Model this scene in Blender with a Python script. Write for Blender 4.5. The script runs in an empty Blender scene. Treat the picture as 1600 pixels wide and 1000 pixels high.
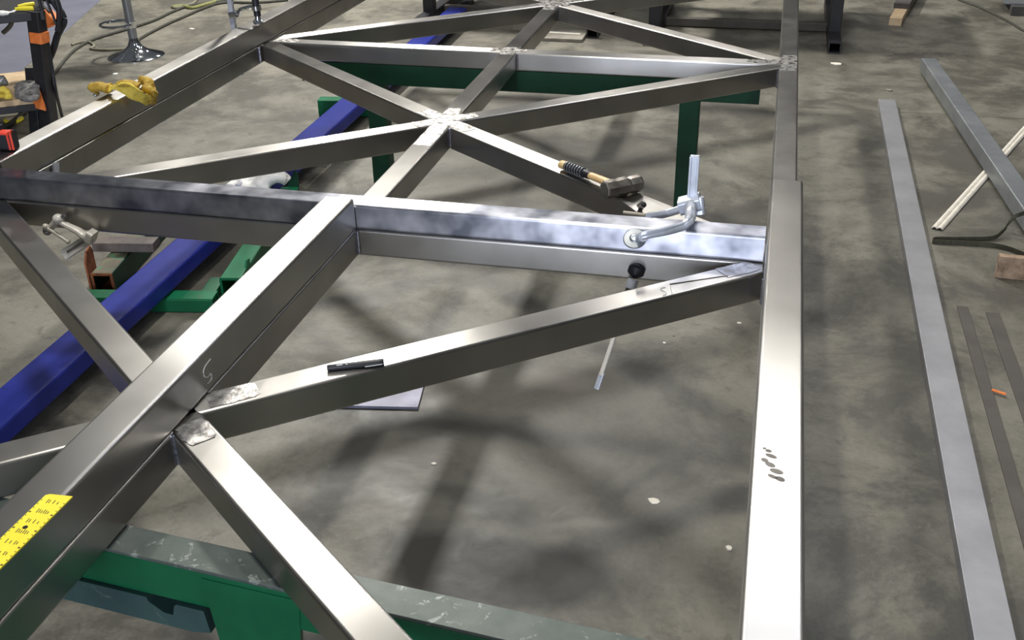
import bpy, math, random
from mathutils import Vector, Matrix, noise
random.seed(7)
sc = bpy.context.scene
C = sc.collection
# Working unit: one tube width (3 in = 0.0762 m). z = 0 is the top of the welded frame, FL the floor.
S = 0.0762
FL = -9.2
def W(p): return Vector((p[0]*S, p[1]*S, (p[2]-FL)*S))

# ---------------------------------------------------------------- camera
F_PX = 1658.94; PITCH = 28.4773; YAW = 13.9583; ROLL = -1.07706
CAM = Vector((-1.0347, -14.4657, 15.2778))
pi_, ya_, ro_ = map(math.radians, (PITCH, YAW, ROLL))
fw = Vector((-math.sin(ya_)*math.cos(pi_), math.cos(ya_)*math.cos(pi_), -math.sin(pi_)))
rt = Vector((math.cos(ya_), math.sin(ya_), 0)); up_ = rt.cross(fw)
r2 = rt*math.cos(ro_) + up_*math.sin(ro_); u2 = -rt*math.sin(ro_) + up_*math.cos(ro_)
cd = bpy.data.cameras.new('camera'); cam = bpy.data.objects.new('camera', cd); C.objects.link(cam)
cd.sensor_width = 36; cd.lens = F_PX/1600*36; cd.clip_start = .02; cd.clip_end = 200
m = Matrix((r2, u2, -fw)).transposed().to_4x4(); m.translation = W(CAM); cam.matrix_world = m
sc.camera = cam
def _ray(x, y): return fw + r2*((x-800)/F_PX) - u2*((y-500)/F_PX)
def at(x, y, z):                     # point of the plane z seen at photo pixel (x, y)
    d = _ray(x, y); return CAM + d*((z-CAM.z)/d.z)
def aty(x, y, Y):
    d = _ray(x, y); return CAM + d*((Y-CAM.y)/d.y)
def atx(x, y, X):
    d = _ray(x, y); return CAM + d*((X-CAM.x)/d.x)

# ---------------------------------------------------------------- world, lamps, exposure
wd = bpy.data.worlds.new('world'); sc.world = wd; wd.use_nodes = True
bg = wd.node_tree.nodes['Background']; bg.inputs[0].default_value = (.86, .93, 1.0, 1); bg.inputs[1].default_value = .17
def area(name, c, sx, sy, watts, col, aim=None):
    l = bpy.data.lights.new(name, 'AREA'); l.shape = 'RECTANGLE'; l.size = sx*S; l.size_y = sy*S
    l.energy = watts; l.color = col
    o = bpy.data.objects.new(name, l); C.objects.link(o); o.location = W(c)
    if aim is not None:
        d = W(aim) - W(c); o.rotation_euler = d.to_track_quat('-Z', 'Y').to_euler()
    return o
WARM = (1.0, .97, .90); COOL = (.80, .86, 1.0)
LAMPS = [((4.6, 102, 65), 6, 11, 95), ((-48, 106, 65), 5, 12, 1250), ((-86, 122, 65), 4, 6, 130), ((-16, 10, 65), 3, 7, 330),
         ((-42, 66, 65), 4, 8, 55), ((-68, 172, 65), 5, 9, 75), ((-11, 168, 65), 5, 8, 55), ((-18, 138, 65), 4, 8, 90), ((-9, 104, 65), 4, 8, 70), ((40, 60, 65), 5, 12, 60), ((-165, 184, 65), 8, 7, 50)]
for c_, sx_, sy_, w_ in LAMPS: area('high_bay_light', c_, sx_, sy_, w_, WARM)
area('skylight', (7, 74, 66), 14, 24, 110, (.90, .92, 1.0))
area('open_door_daylight', (-10, -66, 12), 32, 34, 640, COOL, (-6, 20, 0))
sc.view_settings.view_transform = 'Standard'; sc.view_settings.look = 'None'
sc.view_settings.exposure = -0.95; sc.view_settings.gamma = 1; sc.view_settings.use_curve_mapping = False

# ---------------------------------------------------------------- materials
def new_mat(name):
    mt = bpy.data.materials.new(name); mt.use_nodes = True
    nt = mt.node_tree; return mt, nt, nt.nodes['Principled BSDF']
def nnoise(nt, scale, detail=4, rough=.6, stretch=None, dist=0, coord='Object'):
    tc = nt.nodes.new('ShaderNodeTexCoord'); n = nt.nodes.new('ShaderNodeTexNoise')
    n.inputs['Scale'].default_value = scale; n.inputs['Detail'].default_value = detail
    n.inputs['Roughness'].default_value = rough; n.inputs['Distortion'].default_value = dist
    mp = nt.nodes.new('ShaderNodeMapping'); nt.links.new(tc.outputs[coord], mp.inputs[0]); nt.links.new(mp.outputs[0], n.inputs[0])
    if stretch: mp.inputs['Scale'].default_value = stretch
    return n.outputs['Fac']
def ramp(nt, fac, stops):
    r = nt.nodes.new('ShaderNodeValToRGB'); e = r.color_ramp.elements
    while len(e) < len(stops): e.new(.5)
    for i, (p, c) in enumerate(stops):
        e[i].position = p; e[i].color = (*c, 1) if len(c) == 3 else c
    nt.links.new(fac, r.inputs[0]); return r.outputs[0]
def mixc(nt, fac, a, b, mode='MIX'):
    x = nt.nodes.new('ShaderNodeMix'); x.data_type = 'RGBA'; x.blend_type = mode
    for s, v in ((0, fac), (6, a), (7, b)):
        if isinstance(v, (int, float)): x.inputs[s].default_value = v
        elif isinstance(v, tuple): x.inputs[s].default_value = (*v, 1)
        else: nt.links.new(v, x.inputs[s])
    return x.outputs[2]
def g(v): return (v, v, v)
def steel(name, c0, c1, r0, r1, sc_=9, bump=.0, aniso=0):
    mt, nt, p = new_mat(name)
    n = nnoise(nt, sc_, 2, .5)
    nt.links.new(ramp(nt, n, [(.3, c0), (.7, c1)]), p.inputs['Base Color'])
    p.inputs['Metallic'].default_value = 1
    n2 = nnoise(nt, sc_*1.2, 2, .5)
    rr = ramp(nt, n2, [(.3, g(r0)), (.72, g(r1))])
    nt.links.new(rr, p.inputs['Roughness'])
    if aniso:
        p.inputs['Anisotropic'].default_value = aniso
        tg = nt.nodes.new('ShaderNodeTangent'); tg.direction_type = 'UV_MAP'; tg.uv_map = 'grain'
        nt.links.new(tg.outputs[0], p.inputs['Tangent'])
    if bump:
        b = nt.nodes.new('ShaderNodeBump'); b.inputs['Strength'].default_value = bump; b.inputs['Distance'].default_value = .002
        nt.links.new(nnoise(nt, 40, 3, .6), b.inputs['Height']); nt.links.new(b.outputs[0], p.inputs['Normal'])
    return mt
def painted(name, c0, c1, rough=.4, sc_=8, chips=None, metallic=0, spec=.5, thr=.62, r2_=None):
    mt, nt, p = new_mat(name)
    n = nnoise(nt, sc_, 5, .6)
    col = ramp(nt, n, [(.3, c0), (.7, c1)])
    p.inputs['Metallic'].default_value = metallic; p.inputs['Roughness'].default_value = rough
    p.inputs['Specular IOR Level'].default_value = spec
    if chips:
        k = nnoise(nt, sc_*2.3, 6, .7, dist=.6)
        msk = ramp(nt, k, [(thr-.04, g(0)), (thr+.02, g(1))])
        col = mixc(nt, msk, col, chips)
    nt.links.new(col, p.inputs['Base Color']); return mt
M = {}
M['steel'] = steel('brushed_steel', (.37, .355, .335), (.47, .455, .435), .285, .34, 6, aniso=.72)
M['steel_up'] = steel('bright_brushed_steel', (.40, .39, .375), (.50, .49, .475), .28, .33, 5, aniso=.75)
M['steel_blue'] = steel('polished_tube_steel', (.17, .18, .22), (.60, .61, .68), .33, .42, 13, aniso=.88)
M['steel_dark'] = steel('mill_scale_steel', (.28, .27, .26), (.38, .37, .355), .30, .40, 8, aniso=.6)
M['steel_flat'] = steel('bare_flat_steel', (.44, .43, .41), (.56, .55, .53), .3, .38, 8)
M['smudge'] = steel('smudged_steel', (.16, .15, .14), (.26, .25, .23), .5, .6, 20)
M['ground'] = steel('ground_weld_steel', (.34, .325, .31), (.72, .70, .68), .20, .45, 42, .6)
M['bead'] = steel('weld_bead_metal', (.35, .36, .45), (.6, .6, .7), .25, .4, 60, .5)
M['alu'] = painted('mill_aluminium', (.385, .385, .405), (.52, .52, .54), .42, 5, metallic=.75)
M['galv'] = painted('galvanised_steel', (.22, .235, .25), (.33, .345, .36), .42, 6, chips=(.15, .16, .17), metallic=.6, thr=.7)
M['cream'] = painted('cream_primer', (.62, .58, .50), (.80, .76, .68), .6, 20, chips=(.45, .40, .33), thr=.66)
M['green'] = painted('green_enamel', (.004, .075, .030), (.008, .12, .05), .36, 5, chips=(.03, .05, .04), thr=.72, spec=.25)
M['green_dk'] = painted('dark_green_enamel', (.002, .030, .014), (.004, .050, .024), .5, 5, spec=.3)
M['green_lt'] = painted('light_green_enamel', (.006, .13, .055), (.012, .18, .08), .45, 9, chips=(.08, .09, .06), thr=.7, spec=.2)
M['worn'] = painted('worn_green_top', (.065, .085, .076), (.12, .14, .128), .42, 12, chips=(.27, .30, .285), metallic=.35, thr=.63)
M['teal'] = painted('dark_teal_paint', (.018, .045, .05), (.035, .08, .075), .45, 8, chips=(.10, .15, .13), thr=.66)
M['rust'] = painted('orange_rust', (.16, .045, .016), (.34, .11, .04), .8, 22, chips=(.07, .03, .02), thr=.6)
M['rustytop'] = painted('rusty_green_top', (.11, .095, .06), (.20, .16, .10), .6, 14, chips=(.05, .22, .11), thr=.58)
M['brown'] = painted('brown_scale', (.09, .07, .062), (.20, .165, .15), .6, 16)
M['blue'] = painted('blue_enamel', (.014, .022, .20), (.026, .038, .28), .34, 6, chips=(.012, .016, .10), thr=.68, spec=.2)
M['black'] = painted('black_paint', (.010, .010, .013), (.022, .022, .026), .45, 9)
M['void'] = painted('dark_tube_inside', (.006, .006, .006), (.012, .012, .012), .9, 9)
M['chrome'] = steel('chrome', (.70, .72, .76), (.80, .82, .86), .05, .10, 5)
M['orange'] = painted('orange_tape', (.75, .16, .03), (.95, .30, .08), .5, 20)
M['yellow'] = painted('yellow_paint', (.86, .72, .03), (.95, .80, .05), .45, 14)
M['leather'] = painted('yellow_leather', (.66, .47, .05), (.88, .70, .12), .75, 40)
M['leather_dk'] = painted('worn_tan_leather', (.30, .18, .02), (.55, .37, .05), .8, 40)
M['white'] = painted('white_cotton', (.80, .79, .77), (.92, .91, .90), .85, 60)
M['greycloth'] = painted('grey_cloth', (.10, .10, .10), (.28, .27, .26), .85, 50)
M['wood'] = painted('pale_wood', (.55, .38, .22), (.72, .56, .36), .6, 10)
M['handle'] = painted('hickory_handle', (.60, .38, .16), (.76, .56, .28), .45, 26)
M['oldwood'] = painted('weathered_wood', (.17, .155, .13), (.30, .28, .24), .8, 12)
M['mottled'] = painted('stained_wood', (.14, .085, .05), (.44, .32, .22), .75, 26)
M['plank_dk'] = painted('dark_board', (.045, .042, .04), (.09, .085, .08), .7, 10)
M['clampm'] = painted('cast_clamp_metal', (.46, .49, .56), (.66, .70, .78), .35, 14, metallic=.4)
M['clamp_br'] = painted('nickel_clamp_metal', (.50, .47, .40), (.70, .66, .58), .4, 18, metallic=.1)
M['rubber'] = painted('black_rubber', (.008, .008, .012), (.02, .02, .028), .5, 20)
M['hammer'] = steel('forged_hammer_steel', (.20, .18, .165), (.42, .39, .36), .30, .5, 22, .5)
M['red'] = painted('red_plastic', (.70, .05, .03), (.86, .10, .06), .35, 8)
M['strap'] = painted('olive_webbing', (.04, .04, .028), (.075, .072, .05), .9, 60)
M['cord_dk'] = painted('dark_cord', (.035, .036, .03), (.06, .06, .045), .6, 40)
M['cord_y'] = painted('yellow_green_cord', (.17, .18, .06), (.27, .28, .10), .6, 40)
M['cord_g'] = painted('khaki_cord', (.16, .15, .11), (.22, .21, .15), .6, 40)
M['mat'] = painted('blue_grey_mat', (.11, .115, .155), (.15, .155, .20), .6, 3)
M['rustbar'] = painted('mill_scale_bar', (.075, .066, .058), (.115, .105, .094), .6, 5, metallic=.2)
M['ink'] = painted('black_ink', (.05, .045, .01), (.09, .08, .02), .6, 9)
M['chalk'] = painted('chalk', (.55, .53, .50), (.7, .68, .65), .9, 9)
M['plate'] = painted('blue_grey_plate', (.13, .13, .18), (.28, .28, .36), .5, 5, metallic=.3)
def floor_mat():
    mt, nt, p = new_mat('stained_concrete')
    a = nnoise(nt, .9, 6, .62, dist=.5); b = nnoise(nt, 3.6, 6, .66, dist=.3); c = nnoise(nt, 60, 3, .6)
    d = nnoise(nt, 1.7, 8, .72, dist=.35); e = nnoise(nt, 11, 6, .7, dist=.6)
    col = ramp(nt, a, [(.30, (0.105, 0.098, 0.078)), (.5, (0.158, 0.149, 0.120)), (.70, (0.210, 0.199, 0.162))])
    col = mixc(nt, ramp(nt, d, [(.42, g(.9)), (.52, g(0))]), col, (0.073, 0.068, 0.056))
    col = mixc(nt, ramp(nt, d, [(.52, g(0)), (.62, g(.55))]), col, (0.231, 0.220, 0.183))
    col = mixc(nt, ramp(nt, b, [(.30, g(.6)), (.46, g(0))]), col, (0.087, 0.081, 0.067))
    col = mixc(nt, ramp(nt, e, [(.34, g(.6)), (.44, g(0))]), col, (0.077, 0.071, 0.059))
    col = mixc(nt, ramp(nt, e, [(.62, g(0)), (.72, g(.5))]), col, (0.252, 0.241, 0.210))
    col = mixc(nt, .30, col, ramp(nt, c, [(.3, g(.35)), (.7, g(.62))]), 'OVERLAY')
    tc = nt.nodes.new('ShaderNodeTexCoord')
    wob = nt.nodes.new('ShaderNodeTexNoise'); wob.inputs['Scale'].default_value = 3.2; wob.inputs['Detail'].default_value = 5
    nt.links.new(tc.outputs['Object'], wob.inputs[0])
    def spot(cx, cy, rx, ry, rot, colr, amt, soft=.35, wobble=.9):
        nonlocal col
        ad = nt.nodes.new('ShaderNodeVectorMath'); ad.operation = 'MULTIPLY_ADD'
        nt.links.new(wob.outputs['Color'], ad.inputs[0]); ad.inputs[1].default_value = (wobble*.6,)*3; nt.links.new(tc.outputs['Object'], ad.inputs[2])
        mp = nt.nodes.new('ShaderNodeMapping'); mp.vector_type = 'TEXTURE'
        mp.inputs['Location'].default_value = (cx*S+wobble*.3, cy*S+wobble*.3, wobble*.3); mp.inputs['Scale'].default_value = (rx*S, ry*S, 1)
        mp.inputs['Rotation'].default_value = (0, 0, rot)
        nt.links.new(ad.outputs[0], mp.inputs[0])
        sp = nt.nodes.new('ShaderNodeSeparateXYZ'); nt.links.new(mp.outputs[0], sp.inputs[0])
        cb = nt.nodes.new('ShaderNodeCombineXYZ'); nt.links.new(sp.outputs[0], cb.inputs[0]); nt.links.new(sp.outputs[1], cb.inputs[1])
        ln = nt.nodes.new('ShaderNodeVectorMath'); ln.operation = 'LENGTH'; nt.links.new(cb.outputs[0], ln.inputs[0])
        f = ramp(nt, ln.outputs['Value'], [(max(0, .9-soft), g(amt)), (.95, g(0))])
        col = mixc(nt, f, col, colr)
    dk = (.016, .0155, .013)
    spot(-9.0, 19.0, 12.0, 13.0, 0, (0.070, 0.066, 0.056), .62, .45, .8)  # near bay: broad stains plus the frame's shade painted into the colour
    spot(-14.0, 48.0, 13.0, 12.0, 0, (0.078, 0.073, 0.060), .58, .45, .9)  # middle bay: same blend of stains and painted frame shade
    spot(-8.2, 12.2, 5.0, 2.3, 0, dk, .92, .22, .35)      # the big oil stain under the near bay
    spot(-9.5, 15.4, 4.0, 1.0, -.2, dk, .6, .5, .4)
    spot(-17.5, 13.6, 4.6, 1.4, .3, dk, .45, .6, .4)
    spot(-16.0, 54.5, 6.0, 3.4, .3, dk, .40, .7, .6)
    spot(-9.5, 47.0, 5.0, 3.0, .2, dk, .35, .8, .6)
    spot(-13.0, 52.0, 3.0, 1.0, .4, dk, .5, .5, .6)
    spot(-11.8, 31.5, 1.7, 1.2, 0, dk, .45, .7, .3)
    spot(-19.5, 24.5, 2.2, 1.0, -.6, (0.070, 0.052, 0.042), .4, .8, .4)
    spot(-8.7, 24.3, 2.0, 1.2, .2, (0.210, 0.193, 0.168), .5, .6, .3)
    spot(-5.5, 15.2, 2.2, .5, .3, (0.182, 0.175, 0.150), .4, .6, .3)
    # sawn expansion joint across the shop floor
    sp = nt.nodes.new('ShaderNodeSeparateXYZ'); nt.links.new(tc.outputs['Object'], sp.inputs[0])
    mth = nt.nodes.new('ShaderNodeMath'); mth.operation = 'SUBTRACT'; nt.links.new(sp.outputs[1], mth.inputs[0]); mth.inputs[1].default_value = 66.6*S
    ab = nt.nodes.new('ShaderNodeMath'); ab.operation = 'ABSOLUTE'; nt.links.new(mth.outputs[0], ab.inputs[0])
    col = mixc(nt, ramp(nt, ab.outputs[0], [(.002, g(.7)), (.010, g(0))]), col, (0.049, 0.045, 0.038))
    nt.links.new(col, p.inputs['Base Color'])
    nt.links.new(ramp(nt, b, [(.3, g(.42)), (.7, g(.66))]), p.inputs['Roughness'])
    bp = nt.nodes.new('ShaderNodeBump'); bp.inputs['Strength'].default_value = .25; bp.inputs['Distance'].default_value = .002
    nt.links.new(c, bp.inputs['Height']); nt.links.new(bp.outputs[0], p.inputs['Normal'])
    return mt
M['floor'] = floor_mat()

# ---------------------------------------------------------------- mesh tools
class MB:
    def __init__(s): s.v = []; s.f = []; s.n = []; s.uv = {}
    def add(s, verts, faces, norms=None):
        o = len(s.v); s.v += [Vector(v) for v in verts]
        for i, f in enumerate(faces):
            s.f.append([o+k for k in f]); s.n.append(norms[i] if norms else None)
    def tube(s, P0, P1, w, h, r=.09, wall=None, up=(0, 0, 1), seg=4, off=(0, 0)):
        """rounded rectangular section from P0 to P1; hollow when wall is given"""
        P0, P1 = Vector(P0), Vector(P1); ax = (P1-P0).normalized(); up = Vector(up)
        sd = ax.cross(up).normalized(); uu = sd.cross(ax).normalized()
        P0 = P0 + sd*off[0] + uu*off[1]; P1 = P1 + sd*off[0] + uu*off[1]
        def prof(w, h, r):
            pts = []
            for cx, cy, a0 in ((1, 1, 0), (-1, 1, 90), (-1, -1, 180), (1, -1, 270)):
                for k in range(seg+1):
                    a = math.radians(a0+90*k/seg); c, s_ = math.cos(a), math.sin(a)
                    pts.append((cx*(w/2-r)+r*c, cy*(h/2-r)+r*s_, c, s_))
            return pts
        pr = prof(w, h, r); n = len(pr)
        V = [P + sd*p[0] + uu*p[1] for P in (P0, P1) for p in pr]
        N = [sd*p[2] + uu*p[3] for p in pr]
        Fc = []; Nn = []
        for i in range(n):
            j = (i+1) % n; Fc.append((i, i+n, j+n, j)); Nn.append([N[i], N[i], N[j], N[j]])
        if wall:
            pi2 = prof(w-2*wall, h-2*wall, max(r-wall, .01))
            V += [P + sd*p[0] + uu*p[1] for P in (P0, P1) for p in pi2]
            for i in range(n):
                j = (i+1) % n
                Fc.append((2*n+i, 2*n+j, 3*n+j, 3*n+i)); Nn.append([-N[i], -N[j], -N[j], -N[i]])
                Fc.append((i, j, 2*n+j, 2*n+i)); Nn.append([-ax]*4)
                Fc.append((n+i, 3*n+i, 3*n+j, n+j)); Nn.append([ax]*4)
        else:
            Fc.append(tuple(range(n))); Nn.append([-ax]*n)
            Fc.append(tuple(reversed(range(n, 2*n)))); Nn.append([ax]*n)
        f0 = len(s.f)
        for i in range(n):        # U runs around the section, V along the tube: drives the brushed grain
            k = f0 + (3*i if False else i); s.uv[k] = [(i/n, 0), (i/n, 1), ((i+1)/n, 1), ((i+1)/n, 0)]
        s.add(V, Fc, Nn); return s
    def box(s, c, sx, sy, sz, rot=0, r=.02):
        c = Vector(c); d = Vector((math.cos(rot), math.sin(rot), 0))
        return s.tube(c-d*sx/2, c+d*sx/2, sy, sz, min(r, sy*.45, sz*.45))
    def rod(s, pts, rad, n=10, flat=1, caps=True):
        pts = [Vector(p) for p in pts]; rads = rad if isinstance(rad, (list, tuple)) else [rad]*len(pts)
        T = []
        for i in range(len(pts)):
            a = pts[max(0, i-1)]; b = pts[min(len(pts)-1, i+1)]; T.append((b-a).normalized())
        ref = Vector((0, 0, 1)) if abs(T[0].z) < .9 else Vector((1, 0, 0))
        V = []
        for i, p in enumerate(pts):
            sd = T[i].cross(ref)
            if sd.length < 1e-4: sd = T[i].cross(Vector((0, 1, 0)))
            sd.normalize(); uu = sd.cross(T[i]).normalized()
            if abs(T[i].z) < .9: ref = Vector((0, 0, 1)) if ref.z else ref
            for k in range(n):
                a = 2*math.pi*k/n; V.append(p + sd*math.cos(a)*rads[i] + uu*math.sin(a)*rads[i]*flat)
        Fc = []
        for i in range(len(pts)-1):
            for k in range(n):
                k2 = (k+1) % n; Fc.append((i*n+k, (i+1)*n+k, (i+1)*n+k2, i*n+k2))
        if caps: Fc.append(tuple(range(n))); Fc.append(tuple(reversed(range((len(pts)-1)*n, len(pts)*n))))
        s.add(V, Fc); return s
    def lathe(s, c, prof, n=40, axis=(0, 0, 1)):
        c = Vector(c); ax = Vector(axis).normalized()
        a1 = ax.orthogonal().normalized(); a2 = ax.cross(a1); V = []; Fc = []
        for r, h in prof:
            for k in range(n):
                a = 2*math.pi*k/n; V.append(c + ax*h + (a1*math.cos(a)+a2*math.sin(a))*r)
        for i in range(len(prof)-1):
            for k in range(n):
                k2 = (k+1) % n; Fc.append((i*n+k, i*n+k2, (i+1)*n+k2, (i+1)*n+k))
        Fc.append(tuple(reversed(range(n)))); Fc.append(tuple(range((len(prof)-1)*n, len(prof)*n)))
        s.add(V, Fc); return s
    def prism(s, pts, d):
        pts = [Vector(p) for p in pts]; d = Vector(d); n = len(pts)
        nrm = Vector((0, 0, 0))
        for i in range(n): nrm += pts[i].cross(pts[(i+1) % n])
        if nrm.dot(d) > 0: pts.reverse()
        V = pts + [p+d for p in pts]
        Fc = [tuple(range(n)), tuple(reversed(range(n, 2*n)))]
        for i in range(n):
            j = (i+1) % n; Fc.append((i, i+n, j+n, j))
        s.add(V, Fc); return s
    def sphere(s, c, rx, ry=None, rz=None, n=16):
        ry = ry or rx; rz = rz or rx
        pr = [(max(1e-3, math.sin(math.pi*i/n)), -math.cos(math.pi*i/n)) for i in range(n+1)]
        o = len(s.v); s.lathe((0, 0, 0), pr, n*2)
        for i in range(o, len(s.v)):
            v = s.v[i]; s.v[i] = Vector((c[0]+v.x*rx, c[1]+v.y*ry, c[2]+v.z*rz))
        return s
    def sheet(s, fn, nu, nv, th):
        V = []; Fc = []
        P = [[Vector(fn(i/nu, j/nv)) for j in range(nv+1)] for i in range(nu+1)]
        Nn = []
        for i in range(nu+1):
            for j in range(nv+1):
                a = P[min(i+1, nu)][j]-P[max(i-1, 0)][j]; b = P[i][min(j+1, nv)]-P[i][max(j-1, 0)]
                k = a.cross(b); k = k.normalized() if k.length > 1e-9 else Vector((0, 0, 1)); Nn.append(k)
                V.append(P[i][j])
        m_ = len(V); V += [v - Nn[i]*th for i, v in enumerate(V)]
        q = nv+1
        for i in range(nu):
            for j in range(nv):
                a, b, c_, d = i*q+j, (i+1)*q+j, (i+1)*q+j+1, i*q+j+1
                Fc += [(a, b, c_, d), (m_+a, m_+d, m_+c_, m_+b)]
        for i in range(nu):
            a, b = i*q, (i+1)*q; Fc.append((a, m_+a, m_+b, b))
            a, b = i*q+nv, (i+1)*q+nv; Fc.append((a, b, m_+b, m_+a))
        for j in range(nv):
            a, b = j, j+1; Fc.append((a, b, m_+b, m_+a))
            a, b = nu*q+j, nu*q+j+1; Fc.append((a, m_+a, m_+b, b))
        s.add(V, Fc); return s
    def build(s, name, mat, parent=None, label=None, cat=None, group=None, kind=None, smooth=35, mods=None):
        if parent is None:
            lo = [min(v[i] for v in s.v) for i in range(3)]; hi = [max(v[i] for v in s.v) for i in range(3)]
            base = Vector(((lo[0]+hi[0])/2, (lo[1]+hi[1])/2, lo[2]))
        else: base = Vector(parent['_base'])
        me = bpy.data.meshes.new(name); wb = W(base)
        me.from_pydata([W(v)-wb for v in s.v], [], s.f); me.update()
        me.polygons.foreach_set('use_smooth', [True]*len(me.polygons))
        me.set_sharp_from_angle(angle=math.radians(smooth))
        if any(s.n):
            nl = []
            for f, nn in zip(s.f, s.n):
                nl += [tuple(x) for x in nn] if nn else [(0, 0, 0)]*len(f)
            me.normals_split_custom_set(nl)
        if s.uv:
            ul = me.uv_layers.new(name='grain')
            for fi, co in s.uv.items():
                for li, c_ in zip(me.polygons[fi].loop_indices, co): ul.data[li].uv = c_
        me.materials.append(mat if not isinstance(mat, str) else M[mat])
        o = bpy.data.objects.new(name, me); C.objects.link(o)
        if parent is None: o.location = wb; o['_base'] = tuple(base)
        else: o.parent = parent; o['_base'] = tuple(base)
        if label: o['label'] = label
        if cat: o['category'] = cat
        if group: o['group'] = group
        if kind: o['kind'] = kind
        for k, kw in (mods or []):
            md = o.modifiers.new(k.lower(), k)
            for a, b in kw.items(): setattr(md, a, b)
        return o
def thing(name, label, cat, base, group=None):
    o = bpy.data.objects.new(name, None); C.objects.link(o); o.empty_display_size = .05
    o.location = W(base); o['_base'] = tuple(base); o['label'] = label; o['category'] = cat
    if group: o['group'] = group
    return o
def V3(*a): return Vector(a)
def lerp(a, b, t): return Vector(a)*(1-t) + Vector(b)*t
def smoothpath(pts, n=6):
    pts = [Vector(p) for p in pts]; out = []
    for i in range(len(pts)-1):
        p0 = pts[max(i-1, 0)]; p1 = pts[i]; p2 = pts[i+1]; p3 = pts[min(i+2, len(pts)-1)]
        for k in range(n):
            t = k/n
            out.append(.5*((2*p1)+(-p0+p2)*t+(2*p0-5*p1+4*p2-p3)*t*t+(-p0+3*p1-3*p2+p3)*t**3))
    out.append(pts[-1]); return out

# ---------------------------------------------------------------- the setting
fb = MB(); fb.prism([(-190, -70, FL), (110, -70, FL), (110, 260, FL), (-190, 260, FL)], (0, 0, -2))
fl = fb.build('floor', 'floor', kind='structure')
# object coordinates of the floor material are metres in world axes
off = fl.location.copy(); fl.data.transform(Matrix.Translation(off)); fl.location = (0, 0, 0)
# coloured floor coating in the far left corner of the shop
mt_pts = [at(158, 0, FL), at(95, 56, FL), at(45, 104, FL), at(0, 150, FL)]
d0 = mt_pts[1]-mt_pts[0]
ptsm = [mt_pts[0]-d0*1.5, mt_pts[0], mt_pts[1], mt_pts[1]+d0*.9, mt_pts[1]+d0*.9+V3(-40, 0, 0), mt_pts[0]-d0*1.5+V3(-60, 0, 0)]
MB().prism([p+V3(0, 0, .0) for p in ptsm], (0, 0, .04)).build('floor_mat', 'mat', label='blue grey floor mat under the black cart in the far left corner', cat='mat')

M['wall'] = painted('grey_wall_paint', (.15, .15, .15), (.19, .19, .185), .7, 2)
for nm, p_, q_ in (('wall_left', (-190, -70), (-190, 260)), ('wall_back', (-190, 260), (110, 260)), ('wall_right', (110, 260), (110, -70))):
    n_ = V3(q_[1]-p_[1], -(q_[0]-p_[0]), 0).normalized()*-3
    MB().prism([(*p_, FL), (*q_, FL), (*q_, 72), (*p_, 72)], n_).build(nm, 'wall', kind='structure')

# ---------------------------------------------------------------- the welded frame
XL = -30.62; XS = -15.40; Y0 = -6.33; Y1 = 18.89; Y2 = 44.05; Y3 = 69.7
YM = (6.284, 31.18, 56.87); A = 1.03; YN = -8.0; YF = 71.0
fr = thing('welded_truss_frame', 'welded steel frame of square tubes with crossed diagonal braces, resting on green sawhorses', 'frame', (XS, 30, -A))
def member(name, P0, P1, mat='steel', dz=0, w=1, h=A, parent=fr, r=.1):
    return MB().tube((P0[0], P0[1], -h/2-dz), (P1[0], P1[1], -h/2-dz), w, h, r, .12).build(name, mat, parent)
member('side_rail', (0, YN), (0, YF), 'steel_dark')
member('side_rail', (XL, YN), (XL, YF), 'steel')
member('center_rail', (XS, YN), (XS, YF), 'steel')
for y in (Y0, Y1, Y2, Y3): member('cross_beam', (XL+.3, y), (-.3, y), 'steel_up' if y == Y2 else 'steel', .004)
def brace(ym, cx, cy):
    c = V3(XS, ym, 0); t = V3(cx, cy, 0); d = (t-c).normalized()
    return member('diagonal_brace', c + d*.15, t + d*.12, 'steel', .008)
for ym, ya, yb in ((YM[0], Y0, Y1), (YM[1], Y1, Y2), (YM[2], Y2, Y3)):
    for cx in (-.5, XL+.5):
        brace(ym, cx, ya+.5 if ym != YM[0] else 2*ym-(Y1-.5)); brace(ym, cx, yb-.5)
# vertical weld beads at the joints
def bead(x, y, z0=-.04, z1=-.95, r=.055):
    pts = [(x, y, z0+(z1-z0)*k/10) for k in range(11)]
    MB().rod(pts, [r*(1+.18*math.sin(k*2.4)) for k in range(11)], 8).build('weld_bead', 'bead', fr)
def joint(ym, s1):          # where brace front face meets the center rail
    pass
for ym in YM:
    d = V3(-.5-XS, (Y1-.5)-YM[0], 0).normalized()
    yy = ym - .5*d.y/d.x - .5/d.x
    bead(XS+.53, ym-(.5*d.y+.5)/d.x*1.0)
for y in (Y1, Y2): bead(XS+.53, y-.53)
for y, s_ in ((Y1, -1), (Y2, -1)):
    bead(-.53, y-.5-.5-.62)
    bead(XL+.53, y-.5-.62-.5)
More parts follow.
